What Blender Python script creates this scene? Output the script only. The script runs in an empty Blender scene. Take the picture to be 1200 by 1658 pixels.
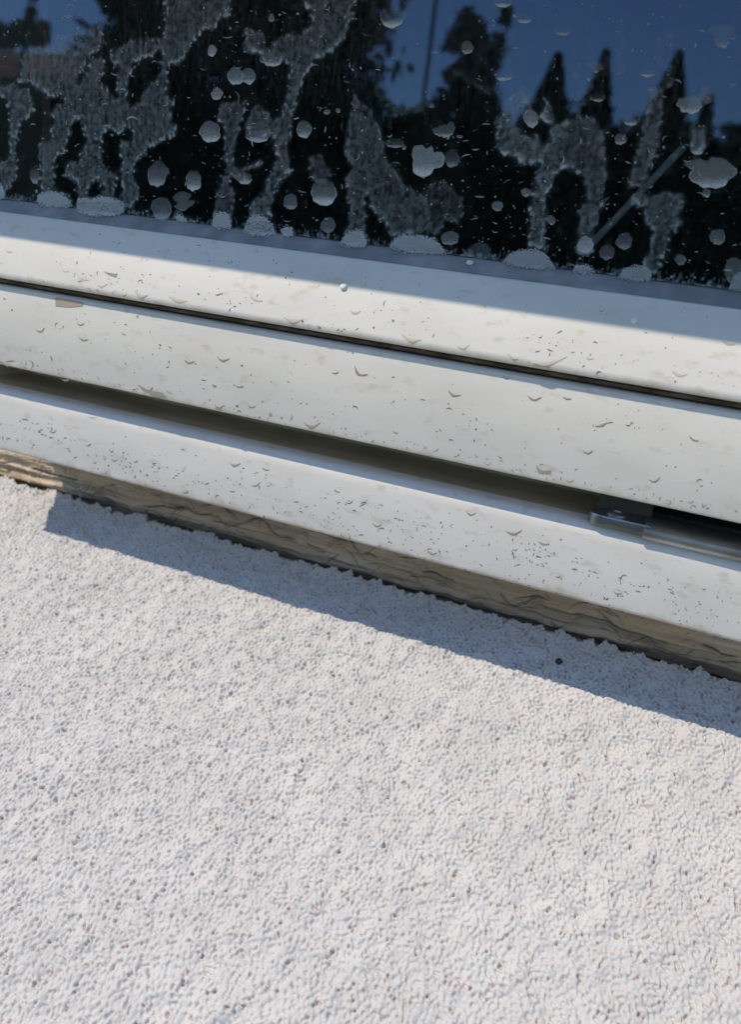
import bpy, math, random
import numpy as np

random.seed(7)
rng = np.random.default_rng(11)
scene = bpy.context.scene
col = scene.collection

# ------------------------------------------------------------------ camera
# X runs along the window, Y points into the house, Z is up; the lens is at z = 0, 42 cm in front of the sash.
cam_d = bpy.data.cameras.new('camera')
cam = bpy.data.objects.new('camera', cam_d)
col.objects.link(cam)
from mathutils import Matrix
RC = ((0.92066752, -0.22581928, 0.31839752),
      (0.37302153, 0.26865538, -0.88807614),
      (0.11500551, 0.93639198, 0.33157773))
CAM = (0.0, -0.42, 0.0)
cam.matrix_world = Matrix([list(RC[i]) + [CAM[i]] for i in range(3)] + [[0, 0, 0, 1]])
cam_d.sensor_fit = 'HORIZONTAL'
cam_d.sensor_width = 36.0
cam_d.lens = 37.35
cam_d.clip_start = 0.01
cam_d.clip_end = 2000
cam_d.dof.use_dof = True
cam_d.dof.focus_distance = 0.46
cam_d.dof.aperture_fstop = 9.5
scene.camera = cam

# ------------------------------------------------------------------ sky and sun
SUN = np.array((-0.50, -0.45, 1.0)); SUN = SUN / np.linalg.norm(SUN)
world = bpy.data.worlds.new('World'); scene.world = world
world.use_nodes = True
wn = world.node_tree
sky = wn.nodes.new('ShaderNodeTexSky')
sky.sky_type = 'NISHITA'
sky.sun_disc = False
sky.sun_elevation = math.asin(SUN[2])
sky.sun_rotation = math.atan2(SUN[0], SUN[1])
sky.air_density = 1.0
sky.dust_density = 0.2
sky.ozone_density = 5.0
bg = wn.nodes['Background']
wn.links.new(sky.outputs[0], bg.inputs[0])
bg.inputs[1].default_value = 0.15

sl = bpy.data.lights.new('sun', 'SUN'); so = bpy.data.objects.new('sun', sl); col.objects.link(so)
sl.energy = 2.9
sl.angle = math.radians(0.45)
sl.color = (1.0, 0.89, 0.72)
from mathutils import Vector
so.rotation_euler = Vector(SUN).to_track_quat('Z', 'Y').to_euler()

scene.view_settings.view_transform = 'Standard'
scene.view_settings.look = 'None'
scene.view_settings.exposure = 0.26
scene.view_settings.gamma = 1.0
scene.view_settings.use_curve_mapping = False
scene.cycles.max_bounces = 8
scene.cycles.transparent_max_bounces = 24

# ------------------------------------------------------------------ helpers
F = 1245.0
R3 = np.array(RC)


def rays(px, py):
    """direction in the world of what was measured at a point of the photograph"""
    px = np.asarray(px, float); py = np.asarray(py, float)
    c = np.stack([(px - 600) / F, -(py - 829) / F, -np.ones_like(px)], -1)
    return c @ R3.T


def to_px(P):
    d = (np.asarray(P) - np.array(CAM)) @ R3
    return 600 + F * d[..., 0] / -d[..., 2], 829 - F * d[..., 1] / -d[..., 2]


class Face:
    """a flat face of the window that runs along X through two (y, z) points, upper one first"""
    def __init__(self, a, b):
        self.a = np.array([0, a[0], a[1]]); d = np.array([0, b[0] - a[0], b[1] - a[1]]); d /= np.linalg.norm(d)
        self.down = d
        self.n = np.array([0, d[2], -d[1]])      # outwards, -Y side
        if self.n[1] > 0: self.n = -self.n

    def at(self, px, py, lift=0.0):
        r = rays(px, py); o = np.array(CAM)
        t = ((self.a - o) @ self.n) / (r @ self.n)
        P = o + r * t[..., None]
        return P + self.n * np.asarray(lift)[..., None]


def mirrored(px, py, L):
    """where a thing stands that was measured as a reflection in the pane, L metres along the view"""
    r = rays(np.array(px), np.array(py))
    return np.array([r[0] / r[1] * L, 0.464 - L, r[2] / r[1] * L])


def mesh_from(name, V, faces, mat, parent=None, smooth=True, dens=None, sharp=None):
    V = np.asarray(V, np.float32)
    me = bpy.data.meshes.new(name)
    if isinstance(faces, np.ndarray):
        n, k = faces.shape
        me.vertices.add(len(V)); me.vertices.foreach_set('co', V.ravel())
        me.loops.add(n * k); me.loops.foreach_set('vertex_index', faces.astype(np.int32).ravel())
        me.polygons.add(n)
        me.polygons.foreach_set('loop_start', np.arange(0, n * k, k, dtype=np.int32))
        me.polygons.foreach_set('loop_total', np.full(n, k, np.int32))
        me.update(calc_edges=True)
    else:
        me.from_pydata([tuple(map(float, v)) for v in V], [], [tuple(map(int, f)) for f in faces])
    me.polygons.foreach_set('use_smooth', np.full(len(me.polygons), smooth, bool))
    if sharp is not None: me.set_sharp_from_angle(angle=math.radians(sharp))
    if dens is not None:
        at = me.attributes.new('dens', 'FLOAT', 'POINT'); at.data.foreach_set('value', np.asarray(dens, np.float32).ravel())
    me.materials.append(mat)
    o = bpy.data.objects.new(name, me); col.objects.link(o)
    if parent: o.parent = parent
    return o


def thing(name, label, cat, group=None, loc=(0, 0, 0)):
    o = bpy.data.objects.new(name, None); col.objects.link(o)
    o.location = loc
    tag(o, label, cat, group); return o


def tag(o, label, cat, group=None, kind=None):
    if label: o['label'] = label
    if cat: o['category'] = cat
    if group: o['group'] = group
    if kind: o['kind'] = kind
    return o


def extrude(name, prof, x0, x1, mat, parent=None, seg=1, sharp=35):
    """closed (y, z) outline swept along X"""
    prof = list(prof); n = len(prof)
    xs = np.linspace(x0, x1, seg + 1)
    V = [(x, p[0], p[1]) for x in xs for p in prof]
    F_ = []
    for i in range(seg):
        for j in range(n):
            k = (j + 1) % n
            F_.append((i * n + j, i * n + k, (i + 1) * n + k, (i + 1) * n + j))
    F_.append(tuple(range(n - 1, -1, -1))); F_.append(tuple(seg * n + j for j in range(n)))
    o = mesh_from(name, V, F_, mat, parent, True, sharp=sharp)
    return fix(o)


def fix(o):
    import bmesh
    bm = bmesh.new(); bm.from_mesh(o.data); bmesh.ops.recalc_face_normals(bm, faces=bm.faces); bm.to_mesh(o.data); bm.free()
    return o


def box(name, a, b, mat, parent=None):
    x0, y0, z0 = a; x1, y1, z1 = b
    V = [(x0, y0, z0), (x1, y0, z0), (x1, y1, z0), (x0, y1, z0), (x0, y0, z1), (x1, y0, z1), (x1, y1, z1), (x0, y1, z1)]
    F_ = [(0, 3, 2, 1), (4, 5, 6, 7), (0, 1, 5, 4), (1, 2, 6, 5), (2, 3, 7, 6), (3, 0, 4, 7)]
    return mesh_from(name, V, F_, mat, parent, False)


def field(shape, spacing, lo, hi, seed, ax=1.0):
    """smooth random field with wavelengths between lo and hi metres, unit variance; ax > 1 stretches it along the first axis"""
    g = np.random.default_rng(seed)
    n0, n1 = shape
    f0 = np.fft.fftfreq(n0, spacing)[:, None] * ax; f1 = np.fft.rfftfreq(n1, spacing)[None, :]
    k = np.hypot(f0, f1)
    H = np.exp(-(k * lo) ** 2 * 0.5) * (1 - np.exp(-(k * hi) ** 2 * 0.5))
    a = np.fft.irfft2(np.fft.rfft2(g.standard_normal(shape)) * H, s=shape)
    return a / (a.std() + 1e-9)


def blur(a, spacing, s):
    f0 = np.fft.fftfreq(a.shape[0], spacing)[:, None]; f1 = np.fft.rfftfreq(a.shape[1], spacing)[None, :]
    H = np.exp(-2 * (math.pi * s) ** 2 * (f0 ** 2 + f1 ** 2))
    return np.fft.irfft2(np.fft.rfft2(a) * H, s=a.shape)


def sstep(a, lo, hi):
    t = np.clip((a - lo) / (hi - lo), 0, 1); return t * t * (3 - 2 * t)


# ------------------------------------------------------------------ materials
def mat(name, color, rough=0.6, metal=0.0, spec=0.5):
    m = bpy.data.materials.new(name); m.use_nodes = True
    b = m.node_tree.nodes['Principled BSDF']
    b.inputs['Base Color'].default_value = (*color, 1); b.inputs['Roughness'].default_value = rough
    b.inputs['Metallic'].default_value = metal; b.inputs['Specular IOR Level'].default_value = spec
    return m


def N(m, t, **kw):
    n = m.node_tree.nodes.new(t)
    for k, v in kw.items(): setattr(n, k, v)
    return n


def L(m, a, b): m.node_tree.links.new(a, b)


def noise_mix(m, c1, c2, scale, lo=0.4, hi=0.65, detail=6, stretch=(1, 1, 1), sock=None, base=None):
    """colour that wanders between c1 and c2; returns the socket"""
    tc = N(m, 'ShaderNodeTexCoord'); mp = N(m, 'ShaderNodeMapping'); mp.inputs['Scale'].default_value = stretch
    L(m, tc.outputs['Object'], mp.inputs['Vector'])
    nz = N(m, 'ShaderNodeTexNoise'); nz.inputs['Scale'].default_value = scale; nz.inputs['Detail'].default_value = detail
    L(m, mp.outputs[0], nz.inputs['Vector'])
    mr = N(m, 'ShaderNodeMapRange'); mr.inputs['From Min'].default_value = lo; mr.inputs['From Max'].default_value = hi
    L(m, nz.outputs['Fac'], mr.inputs['Value'])
    mx = N(m, 'ShaderNodeMix', data_type='RGBA')
    L(m, mr.outputs[0], mx.inputs[0])
    if base is not None: L(m, base, mx.inputs[6])
    else: mx.inputs[6].default_value = (*c1, 1)
    mx.inputs[7].default_value = (*c2, 1)
    return mx.outputs[2], nz


def bump(m, scale, strength, dist, detail=4, stretch=(1, 1, 1)):
    tc = N(m, 'ShaderNodeTexCoord'); mp = N(m, 'ShaderNodeMapping'); mp.inputs['Scale'].default_value = stretch
    L(m, tc.outputs['Object'], mp.inputs['Vector'])
    nz = N(m, 'ShaderNodeTexNoise'); nz.inputs['Scale'].default_value = scale; nz.inputs['Detail'].default_value = detail
    L(m, mp.outputs[0], nz.inputs['Vector'])
    b = N(m, 'ShaderNodeBump'); b.inputs['Strength'].default_value = strength; b.inputs['Distance'].default_value = dist
    L(m, nz.outputs['Fac'], b.inputs['Height'])
    L(m, b.outputs[0], m.node_tree.nodes['Principled BSDF'].inputs['Normal'])


def bsdf(m): return m.node_tree.nodes['Principled BSDF']


# white paint of the frame, slightly grubby
def paint(name, base, stain, dust, edge, brown):
    """edge = (z of the lower edge, how far up the run-off dirt reaches)"""
    m = mat(name, base, 0.58, 0, 0.35)
    s, _ = noise_mix(m, base, dust, 14, 0.42, 0.72, 6, (1, 3, 3))
    s2, _ = noise_mix(m, None, stain, 110, 0.58, 0.80, 8, (.8, 1, 1.6), base=s)
    # dirt that gathers along the lower edge, in uneven lengths
    tc = N(m, 'ShaderNodeTexCoord'); sx = N(m, 'ShaderNodeSeparateXYZ'); L(m, tc.outputs['Object'], sx.inputs[0])
    mp = N(m, 'ShaderNodeMapping'); mp.inputs['Scale'].default_value = (1, 1, .35); L(m, tc.outputs['Object'], mp.inputs['Vector'])
    nz = N(m, 'ShaderNodeTexNoise'); nz.inputs['Scale'].default_value = 45; nz.inputs['Detail'].default_value = 8; nz.inputs['Roughness'].default_value = .65
    L(m, mp.outputs[0], nz.inputs['Vector'])
    mr = N(m, 'ShaderNodeMapRange'); mr.inputs['From Min'].default_value = edge[0] + edge[1]; mr.inputs['From Max'].default_value = edge[0]
    L(m, sx.outputs[2], mr.inputs['Value'])
    pw = N(m, 'ShaderNodeMath', operation='MULTIPLY_ADD'); L(m, mr.outputs[0], pw.inputs[0]); pw.inputs[1].default_value = .62; pw.inputs[2].default_value = -.62
    ad = N(m, 'ShaderNodeMath', operation='ADD'); L(m, pw.outputs[0], ad.inputs[0]); L(m, nz.outputs['Fac'], ad.inputs[1])
    m2 = N(m, 'ShaderNodeMapRange'); m2.inputs['From Min'].default_value = .28; m2.inputs['From Max'].default_value = .62; m2.inputs['To Max'].default_value = .75
    L(m, ad.outputs[0], m2.inputs['Value'])
    mx = N(m, 'ShaderNodeMix', data_type='RGBA'); L(m, m2.outputs[0], mx.inputs[0]); L(m, s2, mx.inputs[6]); mx.inputs[7].default_value = (*brown, 1)
    L(m, mx.outputs[2], bsdf(m).inputs['Base Color'])
    bump(m, 900, 0.15, 0.0004, 3)
    return m


M_rail = paint('cream_paint', (0.78, 0.75, 0.70), (0.60, 0.52, 0.40), (0.72, 0.69, 0.63), (-.0545, .010), (.52, .43, .31))
M_sash = paint('white_paint', (0.755, 0.725, 0.665), (0.60, 0.55, 0.46), (0.68, 0.65, 0.595), (-.1161, .010), (.50, .45, .36))
M_sill = paint('sill_paint', (0.76, 0.725, 0.685), (0.55, 0.50, 0.44), (0.69, 0.655, 0.615), (-.1855, .012), (.42, .34, .24))

M_gasket = mat('grey_gasket', (0.25, 0.25, 0.27), 0.75)
s_, _ = noise_mix(M_gasket, (0.23, 0.235, 0.25), (0.36, 0.36, 0.37), 60, 0.4, 0.7, 6)
L(M_gasket, s_, bsdf(M_gasket).inputs['Base Color']); bump(M_gasket, 600, 0.25, 0.0008)
M_rubber = mat('brown_rubber', (0.055, 0.042, 0.032), 0.8)
s_, _ = noise_mix(M_rubber, (0.05, 0.04, 0.032), (0.17, 0.13, 0.09), 160, 0.42, 0.66, 6, (.4, 1, 1))
L(M_rubber, s_, bsdf(M_rubber).inputs['Base Color'])

# channel of the bottom rail, dirtied to an olive tone
M_olive = mat('grubby_channel', (0.40, 0.37, 0.27), 0.6)
s_, _ = noise_mix(M_olive, (0.56, 0.48, 0.34), (0.40, 0.33, 0.21), 60, 0.35, 0.7, 6, (.35, 1, 1))
L(M_olive, s_, bsdf(M_olive).inputs['Base Color'])

M_zinc = mat('dull_zinc', (0.36, 0.37, 0.38), 0.36, 0.9)
s_, _ = noise_mix(M_zinc, (0.40, 0.41, 0.43), (0.24, 0.24, 0.245), 45, 0.40, 0.66, 8, (.6, 1, 1))
L(M_zinc, s_, bsdf(M_zinc).inputs['Base Color']); bump(M_zinc, 160, 0.10, 0.0008, 3)
M_dark = mat('channel_shade', (0.07, 0.065, 0.06), 0.6, 0.4)  # near-black colour stands in for the shade deep in the channel

# glass: clear pane that mirrors the garden
M_glass = bpy.data.materials.new('window_glass'); M_glass.use_nodes = True
g_ = M_glass.node_tree; g_.nodes.remove(g_.nodes['Principled BSDF'])
tr = N(M_glass, 'ShaderNodeBsdfTransparent'); tr.inputs[0].default_value = (0.72, 0.78, 0.78, 1)
gl = N(M_glass, 'ShaderNodeBsdfGlossy'); gl.inputs['Roughness'].default_value = 0.012; gl.inputs[0].default_value = (0.52, 0.71, 1, 1)
fr = N(M_glass, 'ShaderNodeFresnel'); fr.inputs[0].default_value = 1.95
mx = N(M_glass, 'ShaderNodeMixShader')
L(M_glass, fr.outputs[0], mx.inputs[0]); L(M_glass, tr.outputs[0], mx.inputs[1]); L(M_glass, gl.outputs[0], mx.inputs[2])
L(M_glass, mx.outputs[0], g_.nodes['Material Output'].inputs[0])


def deposit(name, c, grain_scale, g_lo, g_hi):
    """dried deposit: as opaque as it is thick (the 'dens' attribute of the mesh)"""
    m = mat(name, c, 0.9, 0, 0.2)
    t = m.node_tree
    at = N(m, 'ShaderNodeAttribute', attribute_name='dens')
    tc = N(m, 'ShaderNodeTexCoord'); nz = N(m, 'ShaderNodeTexNoise'); nz.inputs['Scale'].default_value = grain_scale; nz.inputs['Detail'].default_value = 5
    nz.inputs['Roughness'].default_value = 0.7
    L(m, tc.outputs['Object'], nz.inputs['Vector'])
    mr = N(m, 'ShaderNodeMapRange'); mr.inputs['From Min'].default_value = 0.3; mr.inputs['From Max'].default_value = 0.7
    mr.inputs['To Min'].default_value = g_lo; mr.inputs['To Max'].default_value = g_hi
    L(m, nz.outputs['Fac'], mr.inputs['Value'])
    mu = N(m, 'ShaderNodeMath', operation='MULTIPLY'); mu.use_clamp = True
    L(m, at.outputs['Fac'], mu.inputs[0]); L(m, mr.outputs[0], mu.inputs[1])
    tr = N(m, 'ShaderNodeBsdfTransparent'); mx = N(m, 'ShaderNodeMixShader')
    L(m, mu.outputs[0], mx.inputs[0]); L(m, tr.outputs[0], mx.inputs[1]); L(m, bsdf(m).outputs[0], mx.inputs[2])
    L(m, mx.outputs[0], t.nodes['Material Output'].inputs[0])
    return m


M_film = deposit('dried_film_and_glow', (0.58, 0.62, 0.62), 250, 0.94, 1.06)
M_lime = deposit('limescale', (0.66, 0.67, 0.66), 700, 0.75, 1.25)
M_crust = deposit('chalky_crust', (0.84, 0.84, 0.83), 600, 0.92, 1.1)
M_mark = mat('dried_drip', (0.36, 0.32, 0.25), 0.85)
M_mark2 = mat('pale_drip', (0.58, 0.51, 0.41), 0.8)
M_rust = mat('flaked_paint', (0.50, 0.40, 0.32), 0.85)
M_speck = mat('grime_speck', (0.20, 0.17, 0.135), 0.9)
M_flake = mat('white_flake', (0.82, 0.82, 0.80), 0.8)

# ------------------------------------------------------------------ ground and the far side of the garden
GZ = -1.30
M_lawn = mat('lawn', (0.05, 0.08, 0.025), 0.95)
s_, _ = noise_mix(M_lawn, (0.045, 0.075, 0.022), (0.09, 0.10, 0.035), 1.2, 0.35, 0.7)
L(M_lawn, s_, bsdf(M_lawn).inputs['Base Color'])
gr = mesh_from('lawn', [(-600, -900, GZ), (600, -900, GZ), (600, 300, GZ), (-600, 300, GZ)], [(0, 1, 2, 3)], M_lawn, None, False)
tag(gr, None, None, kind='structure')

M_leaf = {}
for nm, c in (('spruce', (0.051, 0.081, 0.038)), ('pine', (0.068, 0.105, 0.041)), ('bush', (0.115, 0.149, 0.041)), ('hedge', (0.074, 0.108, 0.043))):
    m = mat(nm + '_leaf', c, 0.8); M_leaf[nm] = m
    s_, _ = noise_mix(m, c, tuple(x * 1.7 for x in c), 1.7, 0.35, 0.7)
    L(m, s_, bsdf(m).inputs['Base Color'])
M_bark = mat('bark', (0.07, 0.05, 0.035), 0.95)


def leaf_cloud(name, P, size, m, parent, seed):
    g = np.random.default_rng(seed); n = len(P)
    u = g.standard_normal((n, 3)); u /= np.linalg.norm(u, axis=1)[:, None]
    w = g.standard_normal((n, 3)); w -= (w * u).sum(1)[:, None] * u; w /= np.linalg.norm(w, axis=1)[:, None]
    s = size * g.uniform(0.6, 1.3, n)[:, None]
    a = u * s; b = w * s * 0.45
    V = np.stack([P - a, P - b * 1.0, P + a, P + b], 1).reshape(-1, 3)
    return mesh_from(name, V, np.arange(n * 4).reshape(n, 4), m, parent, False)


def trunk(parent, base, top, r, bend=0.0):
    n = 8; V = []; F_ = []; K = 6
    for i in range(K + 1):
        t = i / K; c = np.array(base) * (1 - t) + np.array(top) * t; c[0] += bend * math.sin(t * 3.1)
        for j in range(n):
            a = j * 2 * math.pi / n; V.append((c[0] + math.cos(a) * r * (1.05 - t * 0.9), c[1] + math.sin(a) * r * (1.05 - t * 0.9), c[2]))
    for i in range(K):
        for j in range(n): F_.append((i * n + j, i * n + (j + 1) % n, (i + 1) * n + (j + 1) % n, (i + 1) * n + j))
    return mesh_from('trunk', V, F_, M_bark, parent, True)


def conifer(label, base, h, R, n, size, seed, key='spruce', power=0.85, group='conifers across the garden'):
    g = np.random.default_rng(seed)
    t = thing('conifer_tree', label, 'tree', group, base)
    trunk(t, (0, 0, 0), (0, 0, h * 0.97), 0.02 * h)
    nb = n // 45; P = []
    for _ in range(nb):
        u = g.random() ** 1.1; z = h * (0.04 + 0.96 * u); az = g.random() * 2 * math.pi
        ln = R * (1 - u) ** power * g.uniform(0.65, 1.12) + 0.01 * R
        k = 45; s = g.random(k) ** 0.7
        rr = ln * s; zz = z - 0.28 * rr + 0.12 * ln * s ** 3 + g.normal(0, 0.06 * ln + 0.012, k)
        jit = g.normal(0, 0.12 * ln + 0.008, (k, 2))
        P.append(np.stack([math.cos(az) * rr + jit[:, 0], math.sin(az) * rr + jit[:, 1], np.maximum(zz, 0.05)], 1))
    leaf_cloud('crown', np.concatenate(P), size, M_leaf[key], t, seed + 1)
    return t


def clumps(parent, cl, per, size, key, seed):
    g = np.random.default_rng(seed); P = []
    for c, r in cl:
        k = int(per * np.prod(r) ** (2 / 3) / 0.1) + 30
        d = g.standard_normal((k, 3)); d /= np.linalg.norm(d, axis=1)[:, None]
        d *= (g.random(k) ** 0.45)[:, None] * g.uniform(0.75, 1.15, k)[:, None]
        P.append(np.array(c) + d * np.array(r))
    return leaf_cloud('crown', np.concatenate(P), size, M_leaf[key], parent, seed + 1)


def gp(px, Ln):
    p = mirrored(px, 300, Ln); return (float(p[0]), float(p[1]), GZ)


conifer('tall dark conifer filling the left of the window reflection', gp(245, 9.0), 13.5, 0.95, 45000, 0.10, 21)
conifer('tall dark conifer with drooping branch tips beside the blue sky', gp(458, 9.6), 13.0, 1.42, 60000, 0.10, 33)
conifer('small pointed conifer just right of the crooked pine', gp(868, 14.0), 4.40, 2.3, 36000, 0.06, 41, power=1.15)
conifer('slim spire shaped conifer reflected above the glass middle right', gp(941, 15.0), 4.70, 2.0, 34000, 0.06, 43, power=1.25)
conifer('slim spire shaped conifer reflected near the right end', gp(1054, 14.5), 4.60, 2.2, 36000, 0.06, 45, power=1.2)
conifer('shortest conifer at the far right of the reflection', gp(1116, 15.0), 4.10, 1.9, 26000, 0.06, 47, power=1.2)

# crooked pine, lopsided and loose
Lp = 11.0
pine = thing('pine_tree', 'crooked loose pine with a side sprig against blue sky', 'tree', None, gp(750, Lp))
b0 = np.array(gp(750, Lp))
trunk(pine, (0, 0, 0), mirrored(765, 25, Lp) - b0, 0.10, 0.08)
cl = []
for px, py, r in [(757, 30, 16), (768, 48, 18), (748, 62, 22), (772, 75, 22), (735, 72, 16), (800, 85, 18), (810, 62, 10), (817, 35, 9), (822, 18, 8), (788, 104, 20), (760, 108, 20), (738, 122, 18),
                  (775, 130, 26), (745, 148, 26), (780, 165, 30), (720, 168, 20), (750, 190, 36), (785, 205, 30), (765, 250, 50)]:
    q = mirrored(px, py, Lp) - b0; s = r * Lp / F * 1.1
    cl.append((q, (s, s, s * 0.85)))
clumps(pine, cl, 500, 0.055, 'pine', 51)

bush = thing('bush', 'rounded olive green bush left of the crooked pine', 'bush', None, gp(670, 10.0))
b0 = np.array(gp(670, 10.0)); cl = []
for px, py, r in [(650, 215, 34), (685, 205, 30), (630, 250, 40), (680, 260, 60), (640, 320, 60), (700, 330, 70), (660, 400, 70)]:
    q = mirrored(px, py, 10.0) - b0; s = r * 10 / F * 1.1
    cl.append((q, (s, s, s)))
clumps(bush, cl, 420, 0.06, 'bush', 55)

Lb = 14.0
b0 = np.array(gp(20, Lb))
lt = thing('leafy_tree', 'leafy tree crown in front of the red roof', 'tree', None, tuple(b0))
trunk(lt, (0, 0, 0), mirrored(52, -20, Lb) - b0, 0.12, -0.2)
cl = []
for px, py, r in [(10, 62, 22), (40, 55, 22), (62, 62, 20), (-30, 50, 40), (70, 45, 12), (52, 18, 7), (54, -4, 8), (46, 34, 10), (-60, 20, 40)]:
    q = mirrored(px, py, Lb) - b0; s = r * Lb / F * 1.1
    cl.append((q, (s, s, s * 0.8)))
clumps(lt, cl, 420, 0.09, 'pine', 57)

# house with a red roof, far left
Lh = 24.0
M_roof = mat('red_roof_tile', (0.30, 0.10, 0.055), 0.9)
s_, _ = noise_mix(M_roof, (0.26, 0.085, 0.05), (0.36, 0.14, 0.08), 3, 0.35, 0.7); L(M_roof, s_, bsdf(M_roof).inputs['Base Color'])
M_wall = mat('house_render', (0.42, 0.36, 0.30), 0.9)
pr = mirrored(110, 120, Lh); z_e = mirrored(40, 132, Lh)[2]; z_r = mirrored(40, 70, Lh)[2] + 0.3
hx = pr[0]; hy = pr[1]
house = thing('house', 'distant house with a red roof at the left edge', 'house', None, (hx - 4, hy - 3, GZ))
box('wall', (-4, -3, 0), (4, 3, z_e - GZ), M_wall, house)
V = [(-4.3, 3.4, z_e - GZ - .1), (4.3, 3.4, z_e - GZ - .1), (4.3, -3.4, z_e - GZ - .1), (-4.3, -3.4, z_e - GZ - .1), (-4.3, 0, z_r - GZ), (4.3, 0, z_r - GZ)]
fix(mesh_from('roof', V, [(0, 1, 5, 4), (2, 3, 4, 5), (1, 2, 5), (3, 0, 4), (3, 2, 1, 0)], M_roof, house, False))
M_pane = mat('dark_pane', (0.02, 0.025, 0.03), 0.1)
for k in range(3):
    wf = box('window', (-3 + 2.3 * k, 3.0, 1.2), (-1.9 + 2.3 * k, 3.06, 2.6), M_flake, house)
    box('pane', (-2.9 + 2.3 * k, 3.061, 1.3), (-2.0 + 2.3 * k, 3.08, 2.5), M_pane, wf)


def hedge(label, pxs, Ln, seed, dens=1.0):
    """one clipped row; pxs = list of (px, top py)"""
    P = []; g = np.random.default_rng(seed)
    q = [mirrored(a, b, Ln) for a, b in pxs]
    base = np.array([q[0][0], q[0][1], GZ])
    for a, b in zip(q[:-1], q[1:]):
        ln = abs(b[0] - a[0]); n = int(2600 * ln * dens)
        t = g.random(n); top = a[2] * (1 - t) + b[2] * t
        x = a[0] * (1 - t) + b[0] * t
        ph = 0.18 * np.sin(x * 2.3 + seed) + 0.10 * np.sin(x * 5.7)
        z = GZ + (top + ph * 0.5 - GZ) * g.random(n) ** 0.8
        y = a[1] + g.normal(0, 0.45, n)
        P.append(np.stack([x, y, z], 1) + g.normal(0, 0.05, (n, 3)))
    t = thing('hedge', label, 'hedge', None, tuple(base))
    leaf_cloud('foliage', np.concatenate(P) - base, 0.11, M_leaf['hedge'], t, seed + 3)
    V = []; F_ = []
    for i, p in enumerate(q):
        V += [(p[0], p[1] - .25, GZ), (p[0], p[1] - .25, p[2] - .35), (p[0], p[1] + .25, GZ), (p[0], p[1] + .25, p[2] - .35)]
        if i: a = 4 * i; F_ += [(a - 4, a, a + 1, a - 3), (a - 2, a - 1, a + 3, a + 2), (a - 3, a + 1, a + 3, a - 1)]
    mesh_from('branches', np.array(V) - base, F_, M_leaf['hedge'], t, False)
    return t


hedge('dark clipped hedge reflected along the lower right of the glass', [(560, 235), (700, 210), (830, 210), (900, 228), (1000, 222), (1090, 206), (1200, 206), (1420, 190)], 12.5, 61)
hedge('dark hedge under the red roof at the left of the reflection', [(-260, 140), (-60, 142), (60, 138), (150, 150), (330, 200), (600, 240)], 13.0, 67)

M_pole = mat('grey_pole', (0.30, 0.31, 0.33), 0.7)
pb = mirrored(675, 250, 18.0)
pole = thing('utility_pole', 'thin grey pole standing between the tall conifer and the pine', 'pole', None, (pb[0], pb[1], GZ))
V = []; F_ = []
for z, r in ((0, .06), (4, .052), (9, .045)):
    for j in range(10): V.append((math.cos(j * .6283) * r, math.sin(j * .6283) * r, z))
for i in range(2):
    for j in range(10): F_.append((i * 10 + j, i * 10 + (j + 1) % 10, i * 10 + 10 + (j + 1) % 10, i * 10 + 10 + j))
F_.append(tuple(range(20, 30)))
mesh_from('pole_shaft', V, F_, M_pole, pole)
box('cross_arm', (-.6, -.05, 8.4), (.6, .05, 8.52), M_pole, pole)

# ------------------------------------------------------------------ the house wall round the window
XL, XR = -0.4985, 0.95
M_render = mat('white_render', (0.62, 0.61, 0.60), 0.95)
bump(M_render, 260, 0.9, 0.003, 3)
wall = thing('house_wall', 'white rendered house wall round the window opening', 'wall', None, (0, 0.2, 0))
for nm, a, b in (('wall_panel', (-4, -.07, GZ), (XL - .045, .13, 2.6)), ('wall_panel', (XR + .045, -.07, GZ), (4, .13, 2.6)), ('wall_panel', (XL - .044, -.07, .425), (XR + .044, .13, 2.6)), ('wall_panel', (XL - .044, -.04, GZ), (XR + .044, .13, -.30))):
    box(nm, a, b, M_render, wall)
M_room = mat('dark_room', (0.05, 0.048, 0.045), 0.9)
room = thing('room', 'dark room behind the dirty window glass', 'room', None, (0, 1.5, 0))
for nm, a, b in (('floor', (XL - .03, -1.385, -.22), (XR + .03, 1.13, -.191)), ('ceiling', (XL - .03, -1.385, .40), (XR + .03, 1.13, .42)), ('back_wall', (XL - .03, 1.1, -.21), (XR + .03, 1.16, .41)),
                 ('side_wall', (XL - .04, -1.386, -.215), (XL - .003, 1.12, .415)), ('side_wall', (XR + .003, -1.386, -.215), (XR + .04, 1.12, .415))):
    box(nm, a, b, M_room, room)

# unseen box added over the window: it throws the shade on the glass and the top rail
M_box = mat('shade_box_paint', (0.72, 0.71, 0.68), 0.5)
sb = thing('shade_box', 'unseen white box added above the window to cast shade', 'shade caster', None, (0, 0, 0.19))
extrude('casing', [(-.089, .003), (-.092, .000), (-.092, .17), (-.07, .205), (.128, .205), (.128, .012), (-.05, .012), (-.05, .0)], -1.3, 1.3, M_box, sb)
for k in range(3): box('shade_box_slat', (XL + .01, -.010 - .012 * k, -.002 + .001 * k), (XR - .01, -.001 - .012 * k, .011), M_sash, sb)

# ------------------------------------------------------------------ the window
win = thing('window', 'white framed window with dark dirty glass streaked by limescale', 'window', None, (XL, 0, 0))
KEEP = []


def under(o, p):
    """parent o to p and leave it where it is"""
    o.parent = p
    KEEP.append((o, p))
    return o


YG = 0.022
glass = box('glass_pane', (XL + .012, YG, -.012), (XR - .01, YG + .004, .30), M_glass)
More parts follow.
